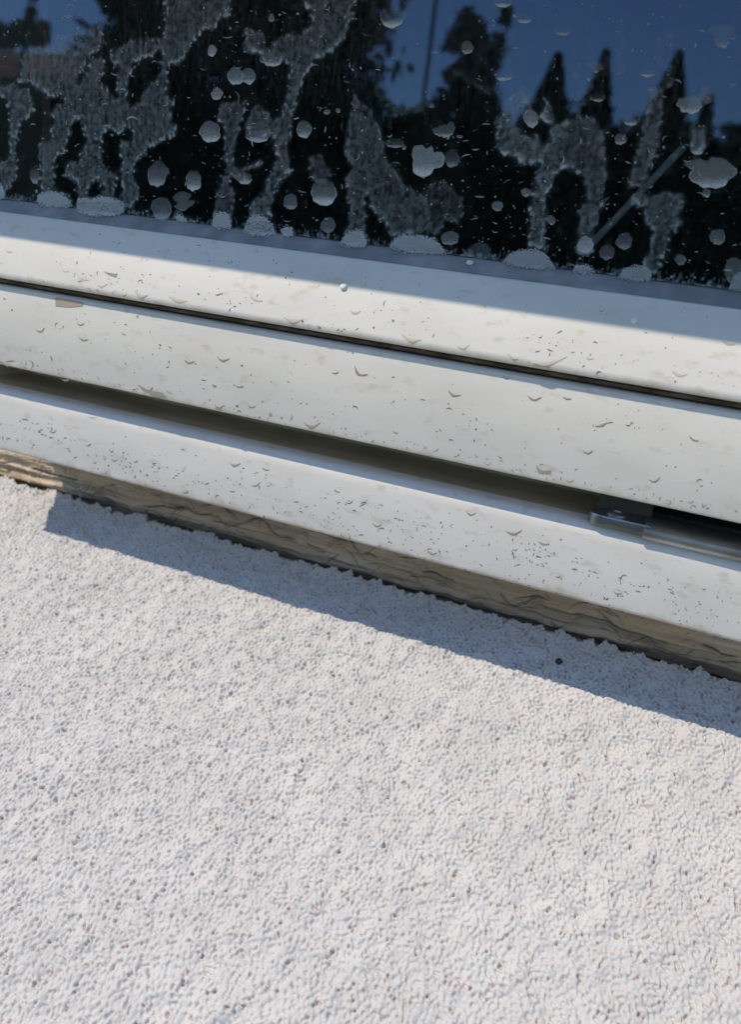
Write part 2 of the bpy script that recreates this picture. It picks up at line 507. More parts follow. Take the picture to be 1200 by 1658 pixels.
# the pane is one skin: keep only its front face so that it mirrors once
gm = bpy.data.meshes.new('glass_pane'); gm.from_pydata([(XL + .002, YG, -.012), (XR - .002, YG, -.012), (XR - .002, YG, .195), (XL + .002, YG, .195)], [], [(0, 1, 2, 3)])
gm.materials.append(M_glass); glass.data = gm
under(glass, win)
gas = under(extrude('gasket', [(.030, -.0028), (.0225, -.0030), (.0200, -.0042), (.0135, -.0098), (.0125, -.0110), (.030, -.0114)], XL + .002, XR - .002, M_gasket, None, 60), win)
rail = under(extrude('top_rail', [(.034, -.0118), (.0130, -.0111), (.0113, -.0116), (.0102, -.0130), (-.0008, -.0500), (-.0010, -.0520), (-.0004, -.0536), (.0012, -.0545), (.034, -.0545)], XL + .0015, XR - .0015, M_rail, None, 40), win)
grv = under(extrude('groove_seal', [(.030, -.0549), (.0075, -.0549), (.0055, -.0562), (.0065, -.0580), (.030, -.0590)], XL + .0018, XR - .0018, M_rubber, None, 40), win)
sash = under(extrude('sash_rail', [(.050, -.0594), (.0095, -.0592), (.0064, -.0596), (.0047, -.0607), (.0040, -.0628), (.0040, -.1140), (.0044, -.1153), (.0057, -.1161), (.050, -.1161)], XL + .001, XR - .001, M_sash, None, 40), win)
XH = 0.0085   # from here to the right the channel is open and holds the hinge
lip = [(.0300, -.1372), (.0215, -.1376), (.0187, -.1384), (.0168, -.1402), (.0158, -.1428), (.0155, -.1470), (.0150, -.1833), (.0154, -.1846), (.0165, -.1855), (.14, -.1855)]
sill = under(extrude('bottom_rail', lip + [(.14, -.1500), (.0300, -.1500)], XL, XR, M_sill, None, 40), win)
chan = under(extrude('channel', [(.0700, -.1165), (.0700, -.1498), (.0302, -.1498), (.0302, -.1373), (.0500, -.1368), (.0620, -.1362), (.0680, -.1350), (.0695, -.1165)], XL + .001, XH, M_olive, None, 20), win)
und = under(extrude('channel_back', [(.112, -.118), (.112, -.1498), (.128, -.1498), (.128, -.118)], XL + .001, XR - .001, M_dark, None), win)
for x0, x1 in ((XL, XL + .0025), (XR - .0025, XR)):
    under(box('side_stile', (x0 + .0003, .026, -.1165), (x1 - .0003, .10, .20), M_sash), win)

under(box('end_plug', (XL + .0003, .0225, -.1370), (XL + .0022, .0670, -.1166), M_olive), win)

# friction hinge in the gap under the sash
hinge = bpy.data.objects.new('hinge_arm', None); col.objects.link(hinge); under(hinge, win)
zt, zb = -.1308, -.1373
V = []; F_ = []
out = []
cx, cy, rr = -.0165, .0215, .0082
for i in range(15):
    a = -math.pi / 2 - math.pi * i / 14
    out.append((cx + rr * 1.05 * math.cos(a), cy + rr * math.sin(a)))
out += [(.010, cy + rr), (.010, cy - rr)]
n = len(out)
rings = [(1.0, zb), (1.0, zt - .0012), (.985, zt - .0004), (.955, zt)]
mxc = np.mean(out, 0)
for s, z in rings:
    for x, y in out: V.append((mxc[0] + (x - mxc[0]) * s, mxc[1] + (y - mxc[1]) * s, z))
for i in range(3):
    for j in range(n): F_.append((i * n + j, i * n + (j + 1) % n, (i + 1) * n + (j + 1) % n, (i + 1) * n + j))
F_.append(tuple(range(3 * n, 4 * n))); F_.append(tuple(range(n - 1, -1, -1)))
under(fix(mesh_from('arm_plate', V, F_, M_zinc, None, True, sharp=40)), hinge)
bar = under(extrude('arm_bar', [(.0330, -.1372), (.0175, -.1372), (.0150, -.1388), (.0132, -.1386), (.0120, -.1372), (.0118, -.1352), (.0124, -.1326), (.0145, -.1308), (.0200, -.1296), (.0330, -.1296)], .0060, .42, M_zinc, None, 60), hinge)
for v in bar.data.vertices:
    v.co.y += 0.0003 * math.sin(v.co.x * 60); v.co.z += 0.0002 * math.sin(v.co.x * 80 + 2)
V = []; F_ = []
for r, z in ((.0075, zt - .0002), (.0075, zt + .0012), (.0060, zt + .0018), (.0040, zt + .0018), (.0032, zt + .0008)):
    for j in range(18): V.append((-.010 + r * .8 * math.cos(j * math.pi / 9), .0215 + .8 * r * math.sin(j * math.pi / 9), z))
for i in range(4):
    for j in range(18): F_.append((i * 18 + j, i * 18 + (j + 1) % 18, i * 18 + 18 + (j + 1) % 18, i * 18 + 18 + j))
F_.append(tuple(range(72, 90)))
under(mesh_from('rivet', V, F_, M_zinc, None, True, sharp=30), hinge)
under(box('spacer', (-.0215, .0288, -.1306), (.0083, .0301, -.1168), mat('spacer_plastic', (.075, .07, .06), .8)), hinge)

# thin grey stay behind the glass
G = Face((YG, .3), (YG, -.1))
G_in = Face((YG + .012, .3), (YG + .012, -.1))
a_, b_ = G_in.at(np.array([952., 1108.]), np.array([402., 238.]))
d_ = (b_ - a_); d_ /= np.linalg.norm(d_); e1 = np.cross(d_, (0, 1, 0)); e1 /= np.linalg.norm(e1); e2 = np.cross(d_, e1)
V = []; F_ = []
for p in (a_, b_):
    for j in range(12): V.append(p + (e1 * math.cos(j * math.pi / 6) + e2 * math.sin(j * math.pi / 6)) * .0020)
for j in range(12): F_.append((j, (j + 1) % 12, 12 + (j + 1) % 12, 12 + j))
F_ += [tuple(range(11, -1, -1)), tuple(range(12, 24))]
stay = under(fix(mesh_from('stay_rod', V, F_, mat('grey_rod', (.78, .78, .76), .6), None, True, sharp=40)), win)

# ------------------------------------------------------------------ dirt on the glass, with some painted sky glow
def in_poly(px, py, poly):
    poly = np.asarray(poly, float); r = np.zeros(px.shape, bool)
    lo, hi = poly.min(0), poly.max(0)
    sel = (px >= lo[0]) & (px <= hi[0]) & (py >= lo[1]) & (py <= hi[1])
    x = px[sel]; y = py[sel]; c = np.zeros(x.shape, bool)
    for (x1, y1), (x2, y2) in zip(poly, np.roll(poly, -1, 0)):
        if y1 == y2: continue
        c ^= ((y1 > y) != (y2 > y)) & (x < (x2 - x1) * (y - y1) / (y2 - y1) + x1)
    r[sel] = c; return r


FILM_AND_GLOW = [  # (strength, softness of the top edge, outline)
    (1.0, [(0, 138), (26, 136), (32, 128), (38, 90), (60, 75), (85, 80), (90, 60), (130, 55), (165, 40), (168, 70), (262, 60), (268, -20), (375, -20), (375, 28), (357, 30), (350, 47), (325, 52), (310, 75), (300, 95), (287, 105), (272, 104), (273, 125), (268, 150), (282, 165), (275, 178), (282, 195), (287, 212), (282, 221), (262, 229), (240, 240), (235, 250), (220, 262), (217, 280), (216, 295), (225, 305), (225, 320), (217, 332), (205, 338), (-20, 325), (-20, 138)]),
    (1.0, [(493, -20), (493, 4), (504, 27), (507, 43), (493, 43), (488, 58), (472, 53), (450, 64), (440, 69), (443, 75), (437, 80), (429, 77), (427, 53), (397, 45), (395, 69), (394, 86), (408, 85), (421, 87), (429, 101), (443, 109), (456, 99), (464, 99), (472, 115), (469, 133), (464, 160), (456, 187), (443, 197), (435, 184), (419, 171), (405, 181), (400, 203), (400, 211), (405, 224), (416, 231), (432, 220), (443, 224), (449, 253), (447, 264), (432, 291), (429, 309), (419, 320), (405, 333), (403, 352), (440, 352), (437, 339), (443, 320), (456, 293), (472, 280), (475, 273), (467, 264), (467, 240), (471, 211), (472, 192), (480, 171), (485, 149), (491, 128), (501, 115), (515, 96), (536, 85), (560, 64), (566, 40), (575, 20), (575, -20)]),
    (0.75, [(360, 165), (400, 165), (398, 185), (388, 205), (385, 219), (379, 235), (377, 264), (387, 271), (400, 268), (419, 259), (429, 264), (408, 275), (397, 277), (404, 291), (397, 299), (387, 291), (375, 283), (373, 291), (380, 317), (376, 350), (347, 350), (348, 328), (357, 301), (360, 285), (368, 277), (364, 253), (363, 232), (362, 205), (352, 195)]),
    (0.8, [(572, 150), (600, 180), (620, 220), (625, 260), (640, 270), (655, 300), (692, 320), (702, 372), (640, 387), (628, 373), (623, 360), (609, 349), (600, 333), (597, 317), (591, 317), (593, 349), (592, 384), (580, 380), (560, 378), (568, 345), (562, 310), (560, 290), (573, 272), (558, 255), (562, 215)]),
    (0.45, [(690, 300), (720, 290), (748, 320), (750, 350), (738, 360), (722, 358), (712, 380), (690, 378), (676, 350)]),
    (1.0, [(820, 160), (805, 200), (803, 224), (804, 240), (815, 252), (828, 253), (839, 256), (841, 264), (852, 268), (873, 264), (876, 269), (867, 285), (863, 307), (863, 328), (855, 344), (860, 360), (856, 376), (855, 400), (886, 405), (881, 381), (887, 360), (884, 339), (887, 315), (897, 291), (909, 273), (920, 271), (915, 240), (922, 205), (930, 190), (900, 205), (890, 160), (850, 140)]),
    (0.75, [(900, 290), (909, 273), (920, 271), (941, 281), (947, 295), (949, 311), (952, 327), (941, 332), (937, 343), (941, 356), (936, 380), (933, 404), (939, 412), (952, 413), (960, 404), (960, 380), (965, 348), (979, 335), (976, 313), (983, 287), (981, 252), (978, 220), (960, 190), (935, 185), (918, 220), (912, 250)]),
    (0.8, [(1053, 144), (1072, 144), (1075, 170), (1069, 213), (1067, 244), (1053, 270), (1048, 294), (1037, 302), (1021, 305), (1018, 294), (1027, 262), (1040, 220), (1045, 190)]),
    (0.8, [(1019, 321), (1029, 313), (1051, 316), (1083, 311), (1109, 316), (1107, 335), (1099, 348), (1105, 364), (1093, 375), (1085, 380), (1080, 399), (1072, 423), (1067, 441), (1056, 444), (1040, 433), (1051, 401), (1056, 375), (1045, 356), (1043, 337), (1032, 336), (1020, 329)]),
    (0.8, [(1117, 205), (1143, 205), (1141, 240), (1130, 250), (1116, 244)]),
    (0.5, [(500, 255), (520, 250), (540, 285), (520, 305), (505, 290)]),
    (0.3, [(1062, 60), (1092, 55), (1090, 145), (1066, 145)]),
    (0.25, [(1000, 20), (1016, 20), (1012, 120), (1002, 120)]),
    (0.22, [(600, -20), (700, -20), (690, 120), (700, 175), (640, 190), (606, 150)]),  # faint patch painted in for the glow of the reflected sky
    (0.16, [(720, -20), (830, -20), (830, 160), (780, 150), (730, 120)]),  # second pale patch, painting the same sky glow further right
    (0.25, [(930, 120), (950, 60), (962, 60), (960, 160), (940, 180)]),
]
HOLES = [
    [(150, -20), (262, -20), (268, 40), (262, 62), (215, 63), (190, 80), (170, 85), (167, 70), (168, 40), (165, 0)],
    [(262, 92), (260, 80), (245, 94), (225, 98), (215, 110), (207, 132), (205, 160), (210, 172), (225, 166), (232, 152), (250, 135), (260, 120)],
    [(165, 78), (180, 80), (178, 92), (185, 105), (192, 110), (191, 130), (187, 148), (192, 162), (185, 166), (180, 150), (170, 140), (157, 132), (165, 127), (172, 120), (170, 95)],
    [(142, 92), (150, 88), (170, 75), (178, 82), (172, 95), (150, 96), (143, 110), (138, 125), (130, 136), (124, 132), (124, 125), (137, 120)],
    [(28, 138), (47, 133), (55, 140), (72, 150), (85, 160), (105, 156), (106, 170), (92, 170), (86, 185), (84, 205), (57, 205), (47, 192), (54, 178), (55, 165), (48, 145), (30, 142)],
    [(37, 195), (47, 192), (57, 205), (82, 205), (86, 232), (67, 231), (60, 237), (66, 250), (66, 305), (70, 312), (60, 330), (11, 324), (10, 315), (25, 288), (28, 272), (27, 235), (32, 210)],
    [(120, 195), (132, 195), (136, 210), (141, 227), (136, 242), (127, 262), (110, 267), (105, 275), (104, 285), (110, 290), (122, 290), (125, 310), (126, 332), (120, 336), (115, 320), (107, 310), (95, 310), (89, 302), (88, 290), (91, 262), (92, 251), (107, 247), (112, 225), (115, 207)],
    [(177, 207), (185, 212), (192, 217), (200, 212), (205, 205), (210, 207), (217, 220), (215, 230), (205, 232), (197, 227), (195, 240), (197, 262), (197, 290), (200, 307), (195, 322), (186, 320), (185, 305), (192, 290), (192, 280), (180, 280), (170, 272), (165, 255), (165, 230), (150, 232), (152, 227), (165, 226), (172, 215)],
    [(150, 295), (162, 291), (165, 302), (172, 302), (172, 307), (160, 315), (160, 320), (142, 321), (144, 310)],
    [(-20, 157), (0, 157), (10, 162), (15, 175), (17, 195), (16, 230), (15, 262), (-20, 262)],
    [(523, 16), (536, 8), (543, 11), (531, 20)], [(428, 60), (438, 66), (440, 74), (430, 80)],
    [(832, 187), (841, 176), (855, 173), (860, 162), (850, 145), (884, 145), (882, 165), (876, 187), (892, 208), (888, 232), (880, 240), (870, 215), (858, 225), (838, 210)],
]

sp = 0.00042
gx = np.arange(XL + .0025, 0.12, sp); gz = np.arange(-.0028, .150, sp)
GX, GZZ = np.meshgrid(gx, gz, indexing='ij')
PX, PY = to_px(np.stack([GX, np.full_like(GX, YG), GZZ], -1))
shp = GX.shape
wx = field(shp, sp, .0022, .008, 71) * .55 + field(shp, sp, .004, .02, 72) * 1.8
wy = field(shp, sp, .0022, .008, 73) * .55 + field(shp, sp, .004, .02, 74) * 1.8
QX, QY = PX + wx, PY + wy
film = np.zeros(shp)
for s, poly in FILM_AND_GLOW: film = np.maximum(film, s * in_poly(QX, QY, poly))
for poly in HOLES: film[in_poly(QX, QY, poly)] = 0
film = np.clip(blur(film, sp, .00055), 0, 1)
soft = blur(film, sp, .0035)
up = np.roll(film, -6, 1)                     # what lies above
low = np.clip(film - np.roll(blur(film, sp, .0011), 4, 1), 0, 1)   # thick where the run stopped, at its lower edge
edge = np.clip(film * 1.05 - blur(film, sp, .0014), 0, 1)
cloud = field(shp, sp, .004, .05, 75); streak = field(shp, sp, .010, .09, 76, 0.15)
grain = field(shp, sp, .0004, .002, 77)
run = field(shp, sp, .020, .12, 79, 0.11)
dens = blur(film, sp, .0009) * np.clip(0.140 + 0.040 * cloud + 0.026 * run, 0.035, 0.4)
dens += (0.55 * edge + 0.46 * low) * np.clip(0.75 + 0.35 * cloud, 0.25, 1.5)
# dust haze in faint vertical runs, painted thicker above to lighten the reflected sky
haze_ = np.clip(0.026 + 0.013 * field(shp, sp, .02, .15, 78, 0.08) + 0.009 * cloud + .006 * grain, 0.004, 0.09)
haze_ *= .25 + .75 * sstep(GZZ, .05, .10)
dens = np.maximum(dens, haze_)
foot = np.clip(1 - (GZZ + .0030) / (.0035 + .0022 * np.clip(cloud + streak, -1, 2)), 0, 1) ** 1.5
dens = np.maximum(dens, foot * np.clip(.30 + .16 * cloud + .14 * grain, .02, .8))
nx_, nz_ = shp
idx = np.arange(nx_ * nz_).reshape(shp)
quads = np.stack([idx[:-1, :-1], idx[1:, :-1], idx[1:, 1:], idx[:-1, 1:]], -1).reshape(-1, 4)
V = np.stack([GX, np.full_like(GX, YG - .0003), GZZ], -1).reshape(-1, 3)
fo = mesh_from('grime_and_glow_film', V, quads, M_film, None, True, dens)
fo['kind'] = 'stuff'
under(fo, glass)


def spot(px, py, w, h, base, rim, seed, top=0.0, lump=0.085, thick=.0007, tilt=0.0, poly=None):
    """a dried splash: a thin domed patch, thickest along its lower edge"""
    g = np.random.default_rng(seed)
    nt, nr = 40, 8
    th = np.linspace(0, 2 * math.pi, nt, endpoint=False)
    if poly is not None:
        poly = np.asarray(poly, float); c = poly.mean(0); dd = poly - c
        ang = np.arctan2(dd[:, 1], dd[:, 0]); o_ = np.argsort(ang); rad = np.hypot(dd[:, 0], dd[:, 1])
        rth = np.interp((th + math.pi) % (2 * math.pi) - math.pi, np.concatenate([ang[o_] - 2 * math.pi, ang[o_], ang[o_] + 2 * math.pi]), np.tile(rad[o_], 3))
        rth = rth * (1 + sum(g.normal(0, .04 / math.sqrt(k)) * np.cos(k * th + g.random() * 7) for k in range(5, 14)))
        ox = np.cos(th) * rth; oy = np.sin(th) * rth; px, py = c; h = np.ptp(oy)
    else:
        r = 1 + sum(g.normal(0, lump / (k ** .8)) * np.cos(k * th + g.random() * 7) for k in range(2, 12))
        ox = np.cos(th) * r * w / 2; oy = np.sin(th) * r * h / 2
        ox, oy = ox * math.cos(tilt) - oy * math.sin(tilt), ox * math.sin(tilt) + oy * math.cos(tilt)
    rho = np.array([0, .25, .45, .62, .76, .87, .95, 1.0])
    X_ = px + rho[:, None] * ox; Y_ = py + rho[:, None] * oy
    lift = .0004 + thick * np.sqrt(np.clip(1 - rho ** 2, 0, 1))[:, None] * np.ones(nt)
    P = G.at(X_, Y_, lift)
    v = (rho[:, None] * oy) / (h / 2 + 1e-6)                     # -1 top .. 1 bottom
    d = base * (1 - top * np.clip(-v * .5 + .5, 0, 1)) + rim * sstep(v, .25, .92) + 0.35 * rim * sstep(rho[:, None] * np.ones(nt), .86, .97) * (v > -.3)
    d = d * np.where(rho[:, None] >= 1.0, 0.35, 1.0) * (1 + .08 * g.standard_normal(d.shape))
    quads = []
    for i in range(nr - 1):
        for j in range(nt): quads.append((i * nt + j, i * nt + (j + 1) % nt, (i + 1) * nt + (j + 1) % nt, (i + 1) * nt + j))
    o = mesh_from('limescale_spot', P.reshape(-1, 3), np.array(quads), M_lime, None, True, np.clip(d, 0, 1))
    return under(o, glass)


SPOTS = [  # px, py, w, h, body, rim, top fade
    (344, 83, 14, 20, .50, .3, 0), (382, 124, 26, 30, .42, .4, .2), (403, 124, 24, 26, .38, .35, .2), (352, 153, 19, 20, .45, .2, 0),
    (341, 214, 34, 36, .45, .5, .3), (440, 95, 36, 28, .14, .6, .5), (493, 210, 24, 30, .42, .4, .4), (314, 293, 26, 34, .50, .5, .5),
    (394, 288, 30, 20, .25, .45, .5), (418, 218, 40, 28, .15, .6, .5), (471, 327, 23, 26, .24, .25, 0), (525, 312, 42, 44, .42, .75, .7),
    (532, 365, 26, 24, .24, .15, 0), (256, 282, 32, 44, .32, .3, .4), (262, 338, 34, 38, .30, .35, .3), (57, 284, 16, 28, .28, .3, .5),
    (636, 27, 42, 38, .10, .75, .9), (757, 78, 20, 22, .22, .25, 0), (815, 4, 30, 18, .10, .75, .8), (850, 30, 26, 18, .07, .5, .8),
    (816, 122, 30, 20, .05, .6, .9), (732, 257, 24, 30, .16, .25, .3), (860, 192, 25, 30, .40, .25, 0),
    (852, 312, 17, 14, .30, .2, 0), (806, 334, 19, 17, .28, .15, 0), (729, 386, 26, 26, .32, .25, .2), (778, 406, 34, 28, .12, .05, 0), (893, 357, 14, 16, .26, .15, 0),
    (1005, 226, 20, 18, .28, .35, .2), (912, 50, 28, 18, .10, .35, .7), (1049, 118, 26, 16, .12, .55, .7), (968, 158, 24, 16, .08, .5, .8),
    (1117, 170, 40, 30, .38, .35, .2), (1023, 193, 26, 24, .12, .5, .6), (1129, 240, 24, 22, .15, .5, .6), (1144, 313, 14, 15, .30, .3, .2), (1162, 384, 26, 26, .24, .15, 0),
    (1102, 421, 18, 18, .24, .12, 0), (1011, 391, 28, 26, .22, .18, .2), (983, 409, 24, 26, .18, .18, .2), (948, 397, 26, 28, .60, .25, 0), (1190, 440, 34, 44, .22, .2, 0),
    (290, 349, 16, 22, .14, .1, 0), (640, 232, 32, 16, .14, .35, .4), (962, 352, 18, 30, .14, .1, .3), (1142, 155, 22, 30, .16, .05, 0),
    (700, 172, 10, 8, .2, .2, 0), (655, 240, 7, 7, .4, .1, 0), (440, 30, 10, 14, .35, .1, 0), (530, 182, 12, 8, .35, .1, 0), (548, 180, 8, 8, .35, .1, 0), (745, 222, 10, 6, .3, .1, 0),
]
for i, s in enumerate(SPOTS): spot(*s[:4], s[4] * 1.05, s[5] * 1.15, 100 + i, top=min(.9, s[6] + .35))
spot(0, 0, 0, 0, .40, .55, 300, poly=[(668, 245), (672, 236), (684, 235), (690, 242), (700, 237), (703, 248), (717, 246), (721, 258), (718, 270), (704, 273), (698, 282), (690, 288), (680, 287), (669, 278), (670, 262)])
spot(0, 0, 0, 0, .22, .45, 301, top=.4, poly=[(699, 211), (709, 207), (722, 206), (730, 197), (737, 203), (735, 215), (728, 222), (715, 222), (704, 217)])
spot(0, 0, 0, 0, .30, .55, 302, top=.3, poly=[(1100, 272), (1122, 276), (1142, 262), (1166, 256), (1185, 266), (1194, 276), (1184, 292), (1168, 303), (1145, 304), (1126, 298), (1114, 286)])
spot(0, 0, 0, 0, .16, .45, 303, top=.5, poly=[(1144, 52), (1154, 58), (1164, 63), (1176, 64), (1190, 54), (1194, 57), (1182, 70), (1172, 79), (1164, 76), (1156, 64)])
spot(0, 0, 0, 0, .20, .35, 304, top=.5, poly=[(948, 104), (956, 103), (962, 112), (970, 114), (977, 110), (978, 114), (968, 119), (960, 117), (954, 108)])
spot(0, 0, 0, 0, .22, .2, 305, top=.3, poly=[(280, 322), (290, 330), (302, 326), (312, 318), (318, 326), (308, 334), (290, 340), (282, 334)])

# chalky crusts heaped where the runs meet the gasket
def crust(poly, cracked, seed):
    g = np.random.default_rng(seed)
    poly = np.asarray(poly, float); x0, y0 = poly.min(0); x1, y1 = poly.max(0)
    nx, ny = int((x1 - x0) * 2.2), int((y1 - y0) * 2.2) + 2
    U, W = np.meshgrid(np.linspace(x0 - 2, x1 + 2, nx), np.linspace(y0 - 2, y1 + 2, ny), indexing='ij')
    nz1 = field(U.shape, 1.0, 2.0, 9.0, seed)
    ins = in_poly(U + nz1 * .9, W + field(U.shape, 1.0, 2.0, 9.0, seed + 1) * .9 + field(U.shape, 1.0, 6.0, 30.0, seed + 4) * 2.0, poly)
    hgt = np.clip(blur(ins.astype(float), 1.0, 2.2) - .12, 0, 1) ** .6
    rough = field(U.shape, 1.0, 1.0, 5.0, seed + 2)
    lift = .0004 + hgt * (.0017 + .0005 * rough)
    if cracked:
        a = field(U.shape, 1.0, 5.0, 30.0, seed + 3, .6)
        lift -= .0022 * hgt * np.exp(-(a / .10) ** 2) * (W > y0 + .35 * (y1 - y0))
        ins &= ~((np.abs(a) < .13) & (W > y0 + .3 * (y1 - y0)) & (W < y1 - .22 * (y1 - y0)))
    # lower half slumps forward over the gasket
    P = G.at(U, W, lift)
    low_ = np.clip((-.0030 - P[..., 2]) / .0075, 0, 1.3)
    P[..., 1] -= low_ * .0092
    ii = np.arange(nx * ny).reshape(nx, ny)
    q = np.stack([ii[:-1, :-1], ii[1:, :-1], ii[1:, 1:], ii[:-1, 1:]], -1).reshape(-1, 4)
    keep = ins[:-1, :-1].ravel() & ins[1:, 1:].ravel()
    used = np.unique(q[keep]); remap = np.full(nx * ny, -1); remap[used] = np.arange(len(used))
    return under(mesh_from('limescale_crust', P.reshape(-1, 3)[used], remap[q[keep]], M_crust, None, True, np.clip(hgt.ravel()[used] * 2.6 - .15, 0, 1)), glass)


CR = [([(-14, 298), (6, 300), (11, 312), (10, 324), (-14, 322)], 0),
      ([(62, 330), (63, 318), (71, 312), (88, 310), (104, 314), (114, 324), (120, 335), (104, 338), (82, 336)], 0),
      ([(126, 340), (127, 322), (138, 320), (152, 322), (166, 318), (182, 320), (196, 325), (204, 332), (203, 346), (188, 352), (160, 352), (138, 348)], 1),
      ([(345, 368), (347, 350), (358, 344), (372, 346), (377, 358), (377, 371), (360, 372)], 0),
      ([(395, 376), (404, 354), (420, 348), (434, 352), (446, 368), (450, 380), (434, 385), (410, 382)], 1),
      ([(551, 394), (562, 378), (578, 373), (590, 376), (597, 394), (594, 402), (570, 402)], 0),
      ([(630, 402), (640, 386), (654, 380), (684, 382), (704, 386), (716, 398), (727, 412), (700, 414), (660, 410)], 0),
      ([(814, 426), (824, 412), (842, 405), (868, 404), (884, 410), (896, 428), (902, 436), (870, 438), (836, 432)], 0),
      ([(1000, 450), (1008, 436), (1030, 430), (1046, 431), (1056, 440), (1054, 456), (1030, 456)], 0),
      ([(455, 374), (464, 366), (476, 370), (478, 384), (462, 384)], 0), ([(284, 352), (292, 346), (304, 354), (306, 362), (290, 360)], 0),
      ([(1180, 470), (1186, 448), (1205, 436), (1216, 440), (1216, 476)], 0), ([(925, 440), (935, 428), (955, 430), (965, 442), (945, 446)], 0)]
for i, (p, c) in enumerate(CR): crust(p, c, 400 + 10 * i)


def flecks(name, n, sampler, lift, m, parent, seed, sizes, arcs=0.35, tint=None):
    """loose specks, short curved hairs and flakes, each a little polygon of its own"""
    g = np.random.default_rng(seed); V = []; F_ = []; D = []
    for k in range(n):
        face, px, py = sampler(g)
        s = sizes[0] * (sizes[1] / sizes[0]) ** (g.random() ** 2.2)
        if g.random() < arcs:
            a0 = g.uniform(-.5, .5) + (g.random() < .3) * 1.6; ln = s * g.uniform(1.2, 3.2); cv = g.uniform(-1.1, .9); w = max(.7, s * .22)
            t = np.linspace(-1, 1, 5); mx = t * ln / 2; my = cv * (1 - t ** 2) * ln / 3
            wd = w * (1 - np.abs(t) ** 2 * .8)
            xs = np.concatenate([mx, mx[::-1]]); ys = np.concatenate([my - wd, (my + wd)[::-1]])
            xs, ys = xs * math.cos(a0) - ys * math.sin(a0), xs * math.sin(a0) + ys * math.cos(a0)
        else:
            q = 7; th = np.linspace(0, 2 * math.pi, q, endpoint=False); r = s / 2 * g.uniform(.55, 1.2, q); as_ = g.uniform(.45, 1); a0 = g.uniform(0, 3.14)
            xs = r * np.cos(th); ys = r * np.sin(th) * as_
            xs, ys = xs * math.cos(a0) - ys * math.sin(a0), xs * math.sin(a0) + ys * math.cos(a0)
        P = face.at(px + xs, py + ys, np.full(len(xs), lift))
        b = len(V); V += list(P); F_.append(tuple(range(b, b + len(xs)))); D += [g.uniform(.15, .75) ** 1.3] * len(xs)
    o = mesh_from(name, np.array(V), F_, m, None, True, D)
    o['kind'] = 'stuff'
    return under(o, parent)


def on_glass(g):
    while True:
        x, y = g.uniform(0, 1200), g.uniform(-30, 470)
        if y < 315 + .125 * x and (x < 600 or y > 190 or g.random() < .55): return G, x, y


flecks('dust_specks', 1500, on_glass, .0004, M_lime, glass, 501, (1.3, 6.5), .4)

# ------------------------------------------------------------------ marks on the painted rails
F_top = Face((.0102, -.0130), (-.0008, -.0500))
F_sash = Face((.0040, -.0628), (.0040, -.1140))
F_sill = Face((.0155, -.1470), (.0150, -.1833))


def drip(face, px, py, w, m, parent, seed, deep=.42, fill=False):
    """a dried drop: the crescent of dirt left along its lower edge"""
    g = np.random.default_rng(seed); n = 13
    t = np.linspace(-1, 1, n) ; w = w * g.uniform(.75, 1.2); deep = deep * g.uniform(.5, 1.35); tilt = .19 + g.normal(0, .22); skew = g.normal(0, .25)
    x = t * w / 2; deep = deep * min(1.0, 22.0 / w); arc = deep * w * (1 - np.abs(t) ** 1.8) + skew * w * .08 * t
    hw = min(w, 26) * (.085 if not fill else .10) * np.clip(1 - t ** 2, 0.02, 1) ** .8 * (1 + .25 * np.convolve(g.standard_normal(n + 2), [.33, .33, .33], 'valid')) + .25
    X_ = np.stack([x, x, x], 0); Y_ = np.stack([arc - hw, arc, arc + hw], 0) - deep * w * .5
    X_, Y_ = X_ * math.cos(tilt) - Y_ * math.sin(tilt), X_ * math.sin(tilt) + Y_ * math.cos(tilt)
    lf = np.stack([np.full(n, .00004), np.full(n, .00030), np.full(n, .00004)])
    P = face.at(px + X_, py + Y_, lf)
    q = []
    for i in range(2):
        for j in range(n - 1): q.append((i * n + j, i * n + j + 1, (i + 1) * n + j + 1, (i + 1) * n + j))
    return under(mesh_from('drip_mark', P.reshape(-1, 3), q, m, None, True), parent)


k = 600
for px, py, w in [(15, 412, 12), (135, 456, 16), (165, 467, 18), (475, 523, 38), (415, 490, 26), (575, 510, 22), (665, 553, 32), (750, 566, 20), (890, 592, 58), (830, 582, 20), (105, 443, 12), (228, 481, 22), (288, 491, 40), (1100, 610, 24), (955, 585, 16), (1180, 560, 18)]:
    drip(F_top, px, py - 3 - w * .06, w, M_mark2, rail, k, .22, True); k += 1
for px, py, w in [(65, 535, 16), (135, 550, 20), (130, 525, 12), (275, 562, 7), (306, 586, 14), (361, 582, 20), (543, 604, 12), (583, 603, 32), (388, 626, 16), (407, 658, 14), (505, 688, 28), (735, 638, 26), (865, 645, 18), (918, 645, 12), (974, 688, 20), (1123, 711, 14), (880, 762, 26), (1060, 777, 24), (952, 732, 14), (820, 612, 9), (200, 541, 8), (640, 700, 10), (355, 658, 18), (240, 630, 14)]:
    drip(F_sash, px, py, w, M_mark, sash, k, .30); k += 1
for px, py, w in [(380, 752, 18), (762, 831, 20), (832, 862, 26), (880, 880, 22), (415, 785, 14), (545, 795, 10), (185, 745, 12), (430, 760, 12), (1000, 960, 14), (610, 850, 14), (700, 895, 16)]:
    drip(F_sill, px, py, w, M_mark, sill, k, .28); k += 1
